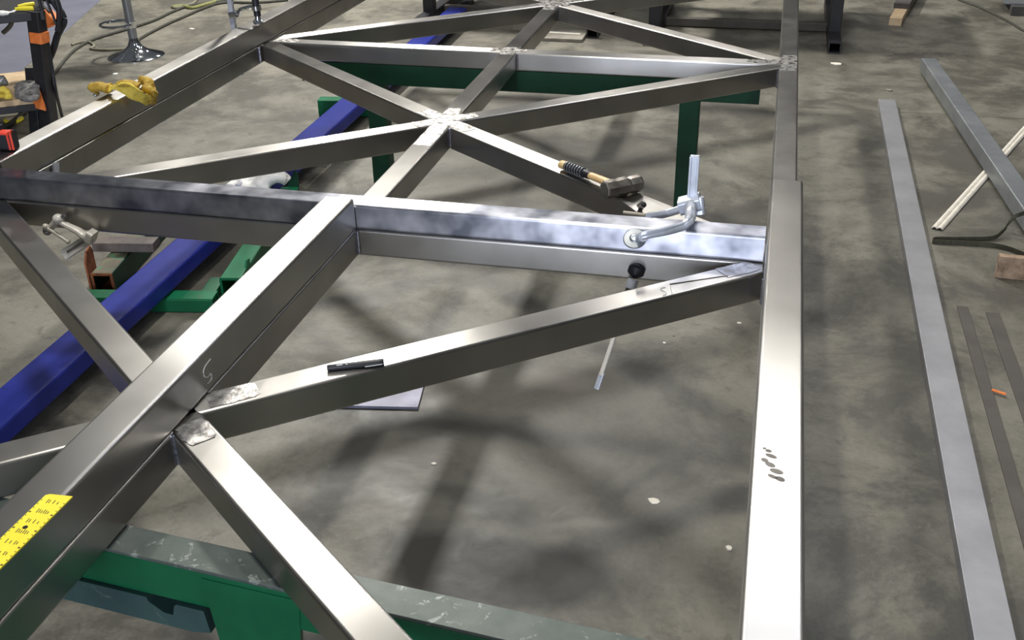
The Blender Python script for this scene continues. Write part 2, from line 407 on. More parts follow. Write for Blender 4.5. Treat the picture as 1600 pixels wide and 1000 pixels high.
# ground-flat shiny patches over the welds
def patch(outline, z, name='ground_weld', mat='ground', parent=fr):
    MB().prism([(x, y, z) for x, y in outline], (0, 0, .006)).build(name, mat, parent)
def star(cx, cy, ext, z=.0005):
    """irregular ground area that runs out along the members meeting at a joint"""
    for (dx, dy, l0, l1, w) in ext:
        d = V3(dx, dy, 0).normalized(); n = V3(-d.y, d.x, 0); pts = []
        N = 9
        for k in range(N+1):
            t = l0+(l1-l0)*k/N; pts.append(V3(cx, cy, 0)+d*t + n*(w/2*(1-.25*(k == N))*random.uniform(.82, 1)))
        for k in range(N, -1, -1):
            t = l0+(l1-l0)*k/N; pts.append(V3(cx, cy, 0)+d*t - n*(w/2*(1-.25*(k == N))*random.uniform(.82, 1)))
        patch([(p.x, p.y) for p in pts], z); z += .0012
dg = V3(-.5-XS, (Y1-.5)-YM[0], 0).normalized()
star(XS, YM[1], [(0, 1, -3.6, 1.8, .9), (dg.x, dg.y, -1.5, 1.6, .86), (dg.x, -dg.y, -1.8, 2.0, .86)])
star(XS, YM[2], [(0, 1, -2.2, 1.4, .9), (dg.x, dg.y, -1.3, 1.4, .86), (dg.x, -dg.y, -1.3, 1.4, .86)])
star(XS, YM[0], [(dg.x, dg.y, .85, 2.2, .86), (dg.x, -dg.y, .85, 1.9, .86)])
star(0, Y2, [(0, 1, -1.5, 1.6, .9), (1, 0, -2.2, -.4, .86)])
star(XL, Y2, [(1, 0, .55, 2.3, .86)])
star(XS, Y2, [(0, 1, -.9, .7, .86), (1, 0, -1.1, 1.0, .86)])
star(0, Y1, [(dg.x, dg.y, -2.4, -1.1, .8)])

# ---------------------------------------------------------------- loose tubes clamped on top of the frame
def loose(P0, P1, w, h, mat, label, z0=.012):
    return MB().tube((P0[0], P0[1], z0+h/2), (P1[0], P1[1], z0+h/2), w, h, .11, .12).build('steel_tube', mat, label=label, cat='tube', group='steel tubes clamped on the frame')
up_r = loose((.034, YN), (.034, 23.6), 1.155, 1.0, 'steel_up', 'wide bright steel tube stacked on the right side rail, ending just past the cross beam')
up_c = loose((XL-.6, Y1), (-.60, Y1), 1.0, .93, 'steel_blue', 'blue-tinged polished steel tube lying across the frame under the silver clamp')
up_l = loose((XL, Y1+.56), (XL, YF), 1.0, 1.155, 'steel', 'long steel tube on the left side rail, carrying the yellow glove')
up_s = loose((XS+.5-1.137/2, YN), (XS+.5-1.137/2, Y1-.56), 1.137, 1.20, 'steel_up', 'big steel tube on the center rail, carrying the yellow ruler in the foreground')
for (x0, y0, x1, y1, w_) in ((1193, 699, 1196, 702, .05), (1196, 703, 1206, 706, .06), (1196, 709, 1214, 716, .07), (1190, 716, 1200, 722, .07), (1196, 722, 1211, 730, .08), (1203, 733, 1224, 740, .09), (1200, 741, 1214, 748, .06), (1212, 745, 1226, 752, .08)):
    p, q = at(x0, y0, 1.013), at(x1, y1, 1.013); mm = (p+q)/2; dd = (q-p); L_ = dd.length/2; dd.normalize(); nn_ = V3(-dd.y, dd.x, 0)
    MB().prism([mm+dd*L_*math.cos(k*math.pi/6)+nn_*w_*math.sin(k*math.pi/6) for k in range(12)], (0, 0, .002)).build('hand_smudge', 'smudge', up_r)
# scratched-on figure 5 beside the near joint and ground marks
def stroke(pts, r, parent, name='chalk_mark', mat='chalk', label=None):
    MB().rod(smoothpath(pts, 4), r, 5).build(name, mat, parent, label=label)
xr_ = XS+.5+.004
stroke([atx(x, y, xr_) for x, y in ((329, 561), (321, 572), (318, 581), (320, 589), (326, 588), (329, 583), (331, 589), (329, 595), (325, 599))], .012, up_s, label='scratched figure 5')
stroke([at(x, y, .002) for x, y in ((1040, 449), (1034, 450), (1032, 453), (1038, 455), (1041, 459), (1036, 462))], .012, fr, label='scratched figure 5')
stroke([at(x, y, .002) for x, y in ((1047, 446), (1050, 459))], .012, fr, label='scratched figure 1')
MB().rod([at(1047, 444, .0), at(1140, 430, .0)], .02, 6).build('scribe_line', 'hammer', fr)

# ---------------------------------------------------------------- green sawhorses
h1 = thing('sawhorse', 'green steel sawhorse under the near bay with a worn bare top', 'sawhorse', (-9, 1.7, FL), 'green sawhorses')
hd = V3(9.54, -.76, 0).normalized(); hn = V3(-hd.y, hd.x, 0); hc = V3(-10, 2.0, 0)
def hp(s_, z, n_=0): return V3(hc.x+hd.x*s_+hn.x*n_, hc.y+hd.y*s_+hn.y*n_, z)
MB().tube(hp(-16.5, -A-.66), hp(11.5, -A-.66), .84, 1.08, .06, .08).build('beam', 'green', h1)
MB().tube(hp(-16.5, -A-.06), hp(11.5, -A-.06), .88, .10, .02).build('top_plate', 'worn', h1, label='scraped bare top plate')
for s_ in (-14.0, -1.45, 8.5):
    g0 = [hp(s_-1.0, -1.3, -.44), hp(s_+1.5, -1.3, -.44), hp(s_+1.2, -4.5, -.44), hp(s_+.7, -6.0, -.44), hp(s_+.6, FL, -.44), hp(s_-.5, FL, -.44), hp(s_-.7, -4.5, -.44)]
    if s_ != -14.0: MB().prism(g0, hn*.12).build('leg_plate', 'green', h1)
    MB().tube(hp(s_, -1.6, .1), hp(s_, FL+.3, .1), .7, .9, .06, .08, up=(0, 1, 0)).build('leg', 'green', h1)
    MB().tube(hp(s_, FL+.2, -4), hp(s_, FL+.2, 4), .8, .4, .06).build('foot', 'green', h1)
# notched catch plate under the beam
def bp_(s_, z): return hp(s_, z, -.52)
np_ = [(-6.6, -2.22), (-4.05, -2.22), (-4.0, -2.36), (-3.62, -2.60), (-3.38, -2.60), (-3.30, -2.30), (-3.22, -2.24), (-2.5, -2.24), (-2.42, -2.9), (-2.9, -3.0), (-6.6, -2.98)]
MB().prism([bp_(s_-.0, z) for s_, z in np_], hn*.5).build('notched_plate', 'teal', h1, label='dark teal plate with a notch')

h2 = thing('sawhorse', 'dark green sawhorse standing under the far cross beam', 'sawhorse', (-12, 44.1, FL), 'green sawhorses')
XH0 = aty(472, 124, 43.6).x; XH1 = aty(1187, 150, 43.6).x
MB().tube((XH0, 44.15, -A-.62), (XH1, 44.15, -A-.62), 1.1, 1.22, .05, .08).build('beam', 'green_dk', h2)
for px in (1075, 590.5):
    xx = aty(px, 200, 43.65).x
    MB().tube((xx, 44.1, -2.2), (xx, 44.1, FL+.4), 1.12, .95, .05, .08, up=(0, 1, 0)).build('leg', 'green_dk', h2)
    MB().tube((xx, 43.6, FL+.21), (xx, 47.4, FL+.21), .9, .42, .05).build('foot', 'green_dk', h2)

# ---------------------------------------------------------------- low green stand and blue beam on the floor
st = thing('floor_stand', 'low green stand of open-ended box rails with rusty ends under the cross beam', 'stand', (-30, 30, FL))
va = V3(-.177, .984, 0); ua = V3(.984, .177, 0)
PA = V3(-32.87, 27.62, -8.55); PB = V3(-26.15, 28.42, -8.55)
def rail_part(P, L, nm, m_top, m_side):
    e = P + va*L
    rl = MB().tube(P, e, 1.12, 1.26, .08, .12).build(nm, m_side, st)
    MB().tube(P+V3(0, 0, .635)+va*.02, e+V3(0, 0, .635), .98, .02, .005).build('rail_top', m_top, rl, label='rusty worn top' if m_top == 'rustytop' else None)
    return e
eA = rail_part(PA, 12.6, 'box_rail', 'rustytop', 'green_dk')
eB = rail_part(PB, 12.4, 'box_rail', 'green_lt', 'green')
# rusty upright end plate on the left rail and rusted mouth
c0 = PA - ua*.64 - va*.05
MB().prism([c0+V3(0, 0, -.62), c0+va*1.0+V3(0, 0, -.62), c0+va*1.0+V3(0, 0, 1.5), c0+va*.85+V3(0, 0, 1.8), c0+va*.35+V3(0, 0, 1.7), c0+V3(0, 0, 1.2)], ua*.10-ua*.2).build('end_plate', 'rust', st, label='orange rusted upright end plate')
MB().tube(PA-va*.03, PA+va*.05, 1.13, 1.27, .08, .13).build('rail_mouth', 'rust', st, label='orange rusted rail mouth')
MB().tube(PA+V3(0, 0, -.48)+va*.06, PA+V3(0, 0, -.48)+va*2.5, .86, .03, .005).build('rail_floor', 'rust', st)
c1 = PB + ua*.56 + va*.1
MB().prism([c1+V3(0, 0, .60), c1+va*1.6+V3(0, 0, .60), c1+va*1.6+V3(0, 0, .95), c1+va*1.2+V3(0, 0, 1.02), c1+va*.9+V3(0, 0, .72), c1+V3(0, 0, .66)], -ua*.1).build('notch_plate', 'green_lt', st)
e2 = eB
MB().prism([e2+ua*-.2+V3(0, 0, .60), e2+ua*.56+V3(0, 0, .60), e2+ua*.56+V3(0, 0, 1.5), e2+ua*.42+V3(0, 0, 1.7), e2+ua*.2+V3(0, 0, 1.3)], va*.12).build('end_plate', 'green_dk', st)
Pc = at(268, 460, -8.45)
cA = Pc - ua*4.6; cB = Pc + ua*2.2
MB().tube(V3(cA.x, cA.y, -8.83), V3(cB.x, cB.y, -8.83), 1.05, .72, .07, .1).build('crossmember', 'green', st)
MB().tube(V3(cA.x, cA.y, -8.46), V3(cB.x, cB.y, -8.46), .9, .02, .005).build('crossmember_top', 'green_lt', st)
MB().tube(V3(cB.x, cB.y, -8.83)-ua*.5, V3(cB.x, cB.y, -8.83)-ua*.5+va*2.0, .8, .7, .07).build('link', 'green', st)

ZB = -7.42
bl, br = at(100, 520, ZB), at(127.5, 550, ZB); bl2, br2 = at(635, 66, ZB), at(670, 66, ZB)
bw = 1.86
gs = at(517, 158, -7.9)
MB().tube((gs.x-1.2, gs.y+.6, -8.55), (gs.x+2.6, gs.y+1.2, -8.55), 1.1, 1.24, .08, .1).build('green_support', 'green_lt', label='pale green box support under the far part of the blue beam', cat='support')
c_n = at(114, 535, ZB); c_f = at(652, 66, ZB); bd = (c_f-c_n).normalized()
MB().tube(c_n-bd*14+V3(0, 0, -.47), c_f+bd*14+V3(0, 0, -.47), bw, .94, .16, .14).build('blue_beam', 'blue', label='long glossy blue steel beam lying under the left side of the frame', cat='beam')

MB().tube(at(148, 373, -7.3), at(243, 374, -7.3), .95, .5, .04, off=(0, -.3)).build('steel_offcut', 'brown', label='short brown flat steel offcut lying across the rusty rail', cat='offcut')

# white cotton gloves dropped on the stand
gp = lambda x, y, z=-7.1: at(x, y, z)
gm = MB()
gm.rod(smoothpath([gp(372, 286), gp(392, 281), gp(408, 282, -6.9), (gp(420, 290))]), .42, 10, .7)
gm.rod(smoothpath([gp(402, 292), gp(418, 281, -6.8), gp(432, 276, -6.6), gp(445, 279, -6.8)]), [.5]*10+[.45]*9, 10, .8)
gm.rod(smoothpath([gp(410, 276), gp(424, 273, -6.8), gp(440, 276, -6.8), gp(450, 284)]), .42, 10, .8)
gm.rod(smoothpath([gp(380, 292, -7.2), gp(400, 294, -7.2), gp(422, 293, -7.2)]), .45, 10, .7)
gm.rod(smoothpath([gp(374, 280), gp(366, 286), gp(358, 291)]), .3, 8, .6)
gm.build('work_gloves', 'white', label='crumpled white work gloves lying on the green stand behind the cross beam', cat='gloves', mods=[('REMESH', dict(mode='VOXEL', voxel_size=.008)), ('SMOOTH', dict(iterations=3))])

# ---------------------------------------------------------------- things on the floor to the right
MB().tube((6.58+.62, 3.0, -8.95), (7.24+.62, 68.05, -8.95), 1.24, .5, .03).build('aluminium_bar', 'alu', label='long pale aluminium flat bar lying on the floor right of the frame', cat='bar')
zt = FL+.26+1.0
tl, tr = at(1441, 91.5, zt), at(1462, 90.5, zt); t2 = at(1573, 300-1, zt)
ct = (tl+tr)/2; c2_ = (at(1544, 250, zt)+at(1573, 238, zt))/2
dd_ = (c2_-ct).normalized()
MB().tube(V3(ct.x, ct.y, zt-.52), V3(ct.x, ct.y, zt-.52)+dd_*37.5, 1.18, 1.04, .08, .1).build('galvanised_tube', 'galv', label='heavy grey galvanised square tube on the floor at the right edge', cat='tube')
# cream channel section passing under the galvanised tube
n0, n1 = at(1455, 358, FL), at(1472, 361, FL); f0, f1 = at(1600, 198, FL), at(1600, 214, FL)
def chan(u, v):
    a = lerp(n0, f0, u*1.25); b = lerp(n1, f1, u*1.25); p = lerp(a, b, v)
    z = FL+.03+.09*(1-abs(math.cos(v*math.pi*2)))**.6*1.0
    z = FL+.05+.10*abs(math.sin(v*math.pi*2-.0))
    return (p.x, p.y, z)
MB().sheet(chan, 8, 16, .03).build('cream_channel', 'cream', label='thin cream primed steel channel running under the grey galvanised tube', cat='channel')
# folded webbing strap
sp_ = smoothpath([at(1606, 337, FL+1.34), at(1598, 337, FL+1.34), at(1588, 341, FL+1.30), at(1575, 353, FL+.5), at(1562, 368, FL+.1), at(1545, 376, FL), at(1500, 377, FL), at(1463, 377, FL), at(1456, 379.5, FL), at(1462, 382, FL), at(1500, 383.5, FL), at(1540, 386, FL), at(1570, 391, FL), at(1600, 402, FL)], 6)
def strp(u, v):
    i = min(int(u*(len(sp_)-1)), len(sp_)-2); p = lerp(sp_[i], sp_[i+1], u*(len(sp_)-1)-i)
    return (p.x, p.y+.05*v, p.z+.02+.24*v)
MB().sheet(strp, 72, 2, .06).build('webbing_strap', 'strap', label='dark olive webbing strap folded on the floor beside the grey tube', cat='strap')
bk = aty(1555, 434, 38.75); bk2 = V3(15, 38.5, 0)
MB().tube((bk.x, 38.95, FL+.62), (15.2, 38.7, FL+.62), .42, 1.22, .03).build('wood_block', 'mottled', label='stained short wooden board standing on edge at the right edge', cat='block')
MB().tube((9.26, 35.0, FL+.04), (9.30, 6, FL+.04), .5, .08, .01).build('rusty_flat_bar', 'rustbar', label='rusty flat bar on the floor, nearer the aluminium bar', cat='bar')
MB().tube((10.58, 34.6, FL+.04), (10.9, 8, FL+.04), .6, .08, .01).build('rusty_flat_bar', 'rustbar', label='rusty flat bar on the floor, the farther right of two', cat='bar')
MB().tube(at(1550, 609, FL+.12), at(1572, 616, FL+.12), .12, .06, .01).build('wood_splinter', 'orange', label='small orange wood splinter between the two rusty bars', cat='splinter')
# wood at the top right
w0 = at(1398, 40, FL); w1 = at(1420, 0, FL); wd_ = (w1-w0).normalized()
MB().tube(V3(w0.x, w0.y, FL+.35), V3(w0.x, w0.y, FL+.35)+wd_*14, 1.15, .7, .04).build('wood_plank', 'wood', label='pale sawn plank end on the floor near the top right', cat='plank')
MB().tube(V3(w0.x, w0.y, FL+.95)+wd_*4.4, V3(w0.x, w0.y, FL+.95)+wd_*22, 1.5, .5, .04).build('dark_board', 'plank_dk', label='dark grey board lying on top of the pale plank', cat='board')
MB().rod(smoothpath([at(x, y, FL+.1) for x, y in ((1470, -18), (1500, 0), (1525, 9), (1547, 19), (1575, 33), (1600, 48), (1640, 66))]), .12, 7).build('floor_cable', 'cord_dk', label='thin dark cable across the floor in the top right corner', cat='cable')
bx = thing('dark_case', 'dark flat case on the floor in the top right corner', 'case', at(1592, 18, FL))
q0 = at(1579, 25, FL); q1 = at(1640, 27, FL)
MB().box(((q0.x+q1.x)/2, q0.y+2.6, FL+.45), q1.x-q0.x, 5, .9).build('body', 'plank_dk', bx)
MB().box(((q0.x+q1.x)/2-.6, q0.y+3.2, FL+1.0), q1.x-q0.x, 4.5, .16).build('lid', 'galv', bx)

# plate on the floor in the near bay
pc = V3(-13.95, 20.86, 0); pu = V3(-3.31, -.55, 0).normalized(); pv = V3(pu.y, -pu.x, 0)
MB().prism([(p.x, p.y, FL) for p in (pc, pc+pu*4.6, pc+pu*4.6+pv*2.6, pc+pv*2.6)], (0, 0, .12)).build('steel_plate', 'plate', label='blue grey steel plate on the floor below the marker pen brace', cat='plate')
# bits of debris
def chip(px, py, r, mat, label, f=.35):
    p = at(px, py, FL); mb = MB(); pts = []
    for k in range(7):
        a = k*2*math.pi/7; rr = r*random.uniform(.6, 1); pts.append((p.x+math.cos(a)*rr, p.y+math.sin(a)*rr*.8, FL))
    mb.prism(pts, (0, 0, r*f)).build('debris_chip', mat, label=label, cat='debris')
chip(1307, 100, .55, 'cream', 'cream flake on the floor right of the far rail joint', .1)
chip(1038, 536, .09, 'white', 'round white speck on the floor by the clamp rod')
chip(1053, 525, .08, 'brown', 'dark speck on the floor right of the clamp rod')
chip(1155, 505, .12, 'cream', 'pale chip on the floor close to the right rail')
chip(1389, 142, .35, 'oldwood', 'small brown scrap on the floor above the aluminium bar', .3)
chip(1022, 783, .30, 'cream', 'pale flake on the floor beside the dark oil stain', .08)
chip(1139, 857, .16, 'cream', 'small metal curl on the floor near the right rail bottom')
chip(678, 725, .12, 'cream', 'thin pale chip on the floor in the middle of the near bay')
chip(180, 116, .3, 'white', 'white speck on the floor below the chrome stool', .2)
chip(300, 45, .35, 'cream', 'pale flake on the floor right of the chrome stool', .1)

# ---------------------------------------------------------------- black benches behind
def bench(x0, x1, yl, label, stretch=True):
    t = thing('steel_bench', label, 'bench', ((x0+x1)/2, yl, FL), 'black steel benches behind the frame')
    for x in (x0, x1):
        MB().tube((x, yl, FL+1.0), (x, yl, 3.0), 1.1, 1.1, .08, up=(0, 1, 0)).build('leg', 'black', t)
        MB().tube((x, yl-4.6, FL+.5), (x, yl+14, FL+.5), 1.12, 1.0, .08, .12).build('foot', 'black', t)
        MB().tube((x, yl+12, FL+1.0), (x, yl+12, 3.0), 1.1, 1.1, .08, up=(0, 1, 0)).build('leg', 'black', t)
    MB().tube((x0+.5, yl+3.6, FL+.45), (x1-.5, yl+3.6, FL+.45), .8, .8, .08).build('stretcher', 'rustbar', t)
    MB().tube((x0-1.5, yl+6, 3.3), (x1+1.5, yl+6, 3.3), 14, .6, .08).build('bench_top', 'black', t)
bench(-11.9, 4.45, 87.6, 'black steel bench frame standing behind the right half of the frame')
bench(-34.8, -17.45, 89.5, 'black steel bench frame standing behind the left half of the frame')
pb = thing('plank', 'weathered grey plank on the floor below the far brace crossing', 'plank', (-20, 85, FL))
MB().tube((-22.3, 84.9, FL+.15), (-18.1, 84.9, FL+.15), 3.6, .3, .03).build('board', 'oldwood', pb)
MB().tube((-22.2, 85.3, FL+.33), (-18.6, 85.0, FL+.33), .5, .06, .01).build('split_strip', 'cream', pb)
MB().tube((-27.1, 87.2, FL+.4), (-22.9, 87.2, FL+.4), .9, .8, .05).build('wood_batten', 'oldwood', label='short grey wooden batten left of the weathered plank', cat='batten')
tn = thing('black_handled_tool', 'small black handled tool on the floor at the top edge', 'tool', at(728, 8, FL))
MB().rod(smoothpath([at(713, 10, FL+.3), at(725, 7, FL+.4), at(738, 3, FL+.3)]), [.25]*4+[.42]*5+[.25]*4, 8).build('grip', 'rubber', tn)
MB().rod([at(738, 3, FL+.3), at(752, -1, FL+.2)], .12, 6).build('blade', 'cream', tn)

# ---------------------------------------------------------------- chrome stool
sc0 = (at(169, 88, FL)+at(258, 88, FL))/2; sr = 2.5
stl = thing('bar_stool', 'chrome bar stool with a round trumpet base behind the left rail', 'stool', (sc0.x, sc0.y, FL))
MB().lathe((sc0.x, sc0.y, FL), [(sr, 0), (sr, .08), (sr*.96, .16), (sr*.7, .34), (sr*.42, .62), (sr*.25, 1.0), (sr*.17, 1.5), (.36, 1.8)], 48).build('base', 'chrome', stl)
MB().lathe((sc0.x, sc0.y, FL), [(.40, 1.7), (.40, 8.3), (.33, 8.3), (.33, 10.6)], 24).build('pole', 'galv', stl, label='dark pole')
MB().lathe((sc0.x, sc0.y, FL+2.6), [(.46, 0), (.46, .55)], 24).build('collar', 'chrome', stl)
rc = V3(sc0.x-1.25, sc0.y-.2, FL+2.9)
MB().rod([(rc.x+1.45*math.cos(a), rc.y+1.45*math.sin(a), rc.z) for a in [2*math.pi*k/36 for k in range(37)]], .13, 8, caps=False).build('footrest', 'chrome', stl)
MB().lathe((sc0.x, sc0.y, FL), [(1.2, 10.5), (2.4, 10.7), (2.5, 11.2), (2.3, 11.6), (.1, 11.7)], 32).build('seat', 'black', stl)
# cords and hoses
def cord(pts, r, mat, label):
    MB().rod(smoothpath([at(x, y, FL+r) for x, y in pts], 6), r, 7).build('extension_cord', mat, label=label, cat='cord')
cord([(82, 118), (90, 108), (104, 90), (122, 74), (150, 60), (200, 45), (240, 32), (270, 18), (300, 8), (345, 2), (380, -6)], .14, 'cord_dk', 'dark cord on the floor passing behind the stool pole')
cord([(212, 66), (224, 57), (260, 38), (290, 25), (320, 12), (350, 4), (400, 4), (450, 0)], .14, 'cord_dk', 'dark cord on the floor starting at the stool base')
cord([(112, 70), (125, 66), (140, 66), (147, 72), (142, 76), (165, 78), (200, 76)], .12, 'cord_g', 'khaki cord looped on the floor left of the stool')
cord([(270, 11), (285, 9), (300, 12), (320, 7), (335, 3), (350, -2)], .17, 'cord_y', 'yellow green hose on the floor near the top edge')
cord([(268, 10), (275, 12), (300, 6), (310, -4)], .13, 'cord_g', 'khaki cord end beside the yellow green hose')
cord([(-20, 215), (0, 203), (18, 192), (36, 176), (50, 165)], .2, 'cord_dk', 'dark cord on the floor under the black cart')

# ---------------------------------------------------------------- black cart on the left
cb_ = at(80, 212, FL)
ct_ = thing('work_cart', 'black steel work cart with orange tape on its leg at the left edge', 'cart', (cb_.x, cb_.y, FL))
leg_top = aty(55, 17, cb_.y+.4); leg_bot = V3(cb_.x, cb_.y, FL)
zT = leg_top.z
MB().tube(leg_bot, leg_top+V3(0, 0, .0), .92, .92, .06, up=(0, 1, 0)).build('leg', 'black', ct_)
lb2 = at(58, 205, FL+.3)
MB().tube((lb2.x, lb2.y, FL), (lb2.x-.3, lb2.y+1.5, FL+4.5), .8, .8, .06, up=(0, 1, 0)).build('leg', 'black', ct_)
zs = aty(54, 153, cb_.y-.5).z
e0 = at(54, 158, zs); e1 = at(0, 164, zs); ed = (e1-e0).normalized(); en = V3(-ed.y, ed.x, 0)
if en.y < 0: en = -en
Lc = 14
def cart_deck(z, nm, m1, th, inset=0):
    a = V3(leg_bot.x, leg_bot.y, z) - en*.2; 
    b = a + ed*Lc
    MB().prism([(p.x, p.y, z) for p in (a+en*inset, b+en*inset, b+en*8, a+en*8)], (0, 0, th)).build(nm, m1, ct_)
cart_deck(zs-.42, 'shelf', 'wood', .42)
a_ = V3(leg_bot.x, leg_bot.y, zs-.68)
MB().tube(a_, a_+ed*Lc, .6, .5, .05).build('shelf_rail', 'black', ct_)
a_ = V3(leg_top.x, leg_top.y, zT-.3)
MB().tube(a_-ed*.5, a_+ed*Lc, .7, .6, .05).build('top_rail', 'black', ct_)
MB().tube(a_+en*.3, a_+en*8, .7, .9, .05).build('top_rail', 'black', ct_)
MB().prism([(p.x, p.y, zT-.02) for p in (a_-ed*.5, a_+ed*Lc, a_+ed*Lc+en*8, a_-ed*.5+en*8)], (0, 0, .12)).build('cart_top', 'black', ct_)
for s_, e_ in ((Lc-.5, 0), (Lc-.5, 7.6), (0, 7.6)):
    p = a_+ed*s_+en*e_
    if s_ == 0: continue
    MB().tube((p.x, p.y, FL), (p.x, p.y, zT-.4), .9, .9, .06, up=(0, 1, 0)).build('leg', 'black', ct_)
# tape on the leg
t0 = aty(60, 66, cb_.y+.2); t1 = aty(60, 50, cb_.y+.2)
def onleg(z): 
    k = (z-leg_bot.z)/(leg_top.z-leg_bot.z); return lerp(leg_bot, leg_top, k)
MB().tube(onleg(t0.z)+V3(.16, -.1, 0), onleg(t1.z)+V3(.16, -.1, 0), .92, 1.0, .05, up=(0, 1, 0)).build('tape_band', 'orange', ct_, label='orange tape')
zt0 = aty(60, 162, cb_.y).z; zt1 = aty(66, 133, cb_.y).z
p0 = onleg(zt0)
MB().prism([p0+V3(-.75, -.68, -.1), p0+V3(.25, -.68, -.3), p0+V3(.25, -.68, .15), onleg(zt1)+V3(-.1, -.68, 0), onleg(zt1)+V3(-.35, -.68, -.2)], (0, .12, 0)).build('tape_flag', 'orange', ct_, label='torn orange tape')
MB().box(onleg(aty(70, 182, cb_.y).z)+V3(-.3, .6, 0), .8, .2, .9).build('label_plate', 'galv', ct_)
# things on the cart
wr = bpy.data.textures.new('wrinkles', 'CLOUDS'); wr.noise_scale = .028; wr.noise_depth = 2
def cloth_mods(vox, st=.012): return [('REMESH', dict(mode='VOXEL', voxel_size=vox)), ('SMOOTH', dict(iterations=2)), ('DISPLACE', dict(texture=wr, strength=st, mid_level=.5, texture_coords='GLOBAL'))]
def blobthing(name, parts, mat, label, cat, vox=.008):
    mb = MB()
    for pts, r, fl_ in parts: mb.rod(smoothpath(pts, 4), r, 10, fl_)
    return mb.build(name, mat, label=label, cat=cat, mods=cloth_mods(vox))
zc = zs+.55
blobthing('work_glove', [([at(28, 150, zc), at(42, 146, zc), at(60, 145, zc)], .42, .8), ([at(26, 142, zc), at(42, 137, zc+.2), at(62, 141, zc)], .5, .7),
    ([at(30, 136, zc), at(45, 131, zc), at(60, 136, zc)], .4, .8), ([at(34, 152, zc-.1), at(46, 155, zc-.1), at(58, 151, zc-.1)], .3, .8)], 'greycloth', 'crumpled dark grey work glove on the lower shelf of the black cart', 'glove')
blobthing('yellow_work_glove', [([at(-10, 145, zc), at(4, 140, zc+.3), at(13, 146, zc)], .4, .6), ([at(-10, 152, zc-.1), at(4, 149, zc-.2), at(15, 153, zc-.2)], .3, .6)], 'leather', 'folded yellow glove on the lower shelf at the left edge', 'glove')
blobthing('grey_rag', [([at(-8, 128, zc+.6), at(2, 127, zc+.6), at(9, 124, zc+.7)], .5, .8)], 'galv', 'grey rag roll with a pale tip on the lower shelf above the yellow glove', 'rag')
zt_ = zT+.15
for i, (a, b, lb) in enumerate((((24, 14), (52, 13), 'nearer'), ((28, 10), (53, 6), 'farther'))):
    MB().rod([at(*a, zt_+.12), at((a[0]+b[0])/2, (a[1]+b[1])/2-.2, zt_+.14), at(*b, zt_+.12)], [.1, .15, .14], 8).build('yellow_marker', 'yellow', label='yellow paint marker on the cart top, the %s of two' % lb, cat='marker')
blobthing('rag', [([at(-5, 21, zT+.1), at(10, 20, zT+.1), at(30, 16, zT+.05)], [.3]*5+[.15]*4, .5)], 'white', 'pale pink rag on the front edge of the cart top', 'rag')
# orange work light hanging by the cart
oc = aty(78, 27, cb_.y+5)
ol = thing('orange_spring_clamp', 'orange plastic clamp hanging behind the corner leg of the cart', 'clamp', oc)
MB().tube(aty(70, 18, cb_.y+5), aty(86, 34, cb_.y+5), .9, .7, .15).build('jaw', 'orange', ol)
MB().tube(aty(72, 24, cb_.y+5), aty(82, 41, cb_.y+5), .8, .6, .15).build('jaw', 'orange', ol)
MB().rod([aty(68, 12, cb_.y+4.9), aty(78, 20, cb_.y+4.9)], .2, 8).build('handle', 'rubber', ol)
def air(pts, r, nm, mat, label, cat):
    MB().rod(smoothpath(pts, 6), r, 9).build(nm, mat, label=label, cat=cat)
Yc = cb_.y+1.6
air([aty(62, -6, Yc), aty(82, 2, Yc), aty(90, 12, Yc), aty(97, 22, Yc), aty(100, 34, Yc), aty(95, 45, Yc), aty(90, 55, Yc), aty(84, 75, Yc), aty(77, 92, Yc), aty(70, 104, Yc)], .24, 'welding_cable', 'rubber', 'thick black welding cable looping beside the cart leg', 'cable')
air([aty(86, -5, Yc-.4), aty(92, 12, Yc-.4), aty(92, 34, Yc-.4), aty(90, 48, Yc-.4)], .2, 'welding_cable', 'rubber', 'thick black cable hanging straight down right of the orange clamp', 'cable')
air([aty(70, -6, Yc-.6), aty(80, 18, Yc-.6), aty(88, 38, Yc-.6)], .09, 'thin_cable', 'rubber', 'thin black cable crossing the orange clamp', 'cable')
air([aty(60, -4, Yc-.9), aty(64, 10, Yc-.9), aty(69, 32, Yc-.9), aty(75, 68, Yc-.9), aty(82, 110, Yc-.9), aty(88, 146, Yc-.9), at(97, 182, FL+.1)], .12, 'thin_cable', 'rubber', 'thin black cable hanging down the cart leg to the floor', 'cable')
air([aty(19, 28, Yc+3), aty(17, 38, Yc+3), aty(11, 46, Yc+3), aty(5, 51, Yc+3)], .17, 'hanging_hose', 'cord_dk', 'dark hose hanging under the cart top', 'hose')
yp = at(22, 189.5, FL)
yd = thing('yellow_lid', 'small yellow oval lid on the floor under the cart', 'dish', (yp.x, yp.y, FL))
lid_ = MB().lathe((yp.x, yp.y, FL), [(.62, 0), (.72, .1), (.72, .22), (.64, .26)], 24).build('lid_body', 'yellow', yd)  # a loose yellow lid lying on the floor
MB().lathe((yp.x, yp.y, FL+.26), [(.5, 0), (.42, .03)], 24).build('lid_face', 'cream', lid_)

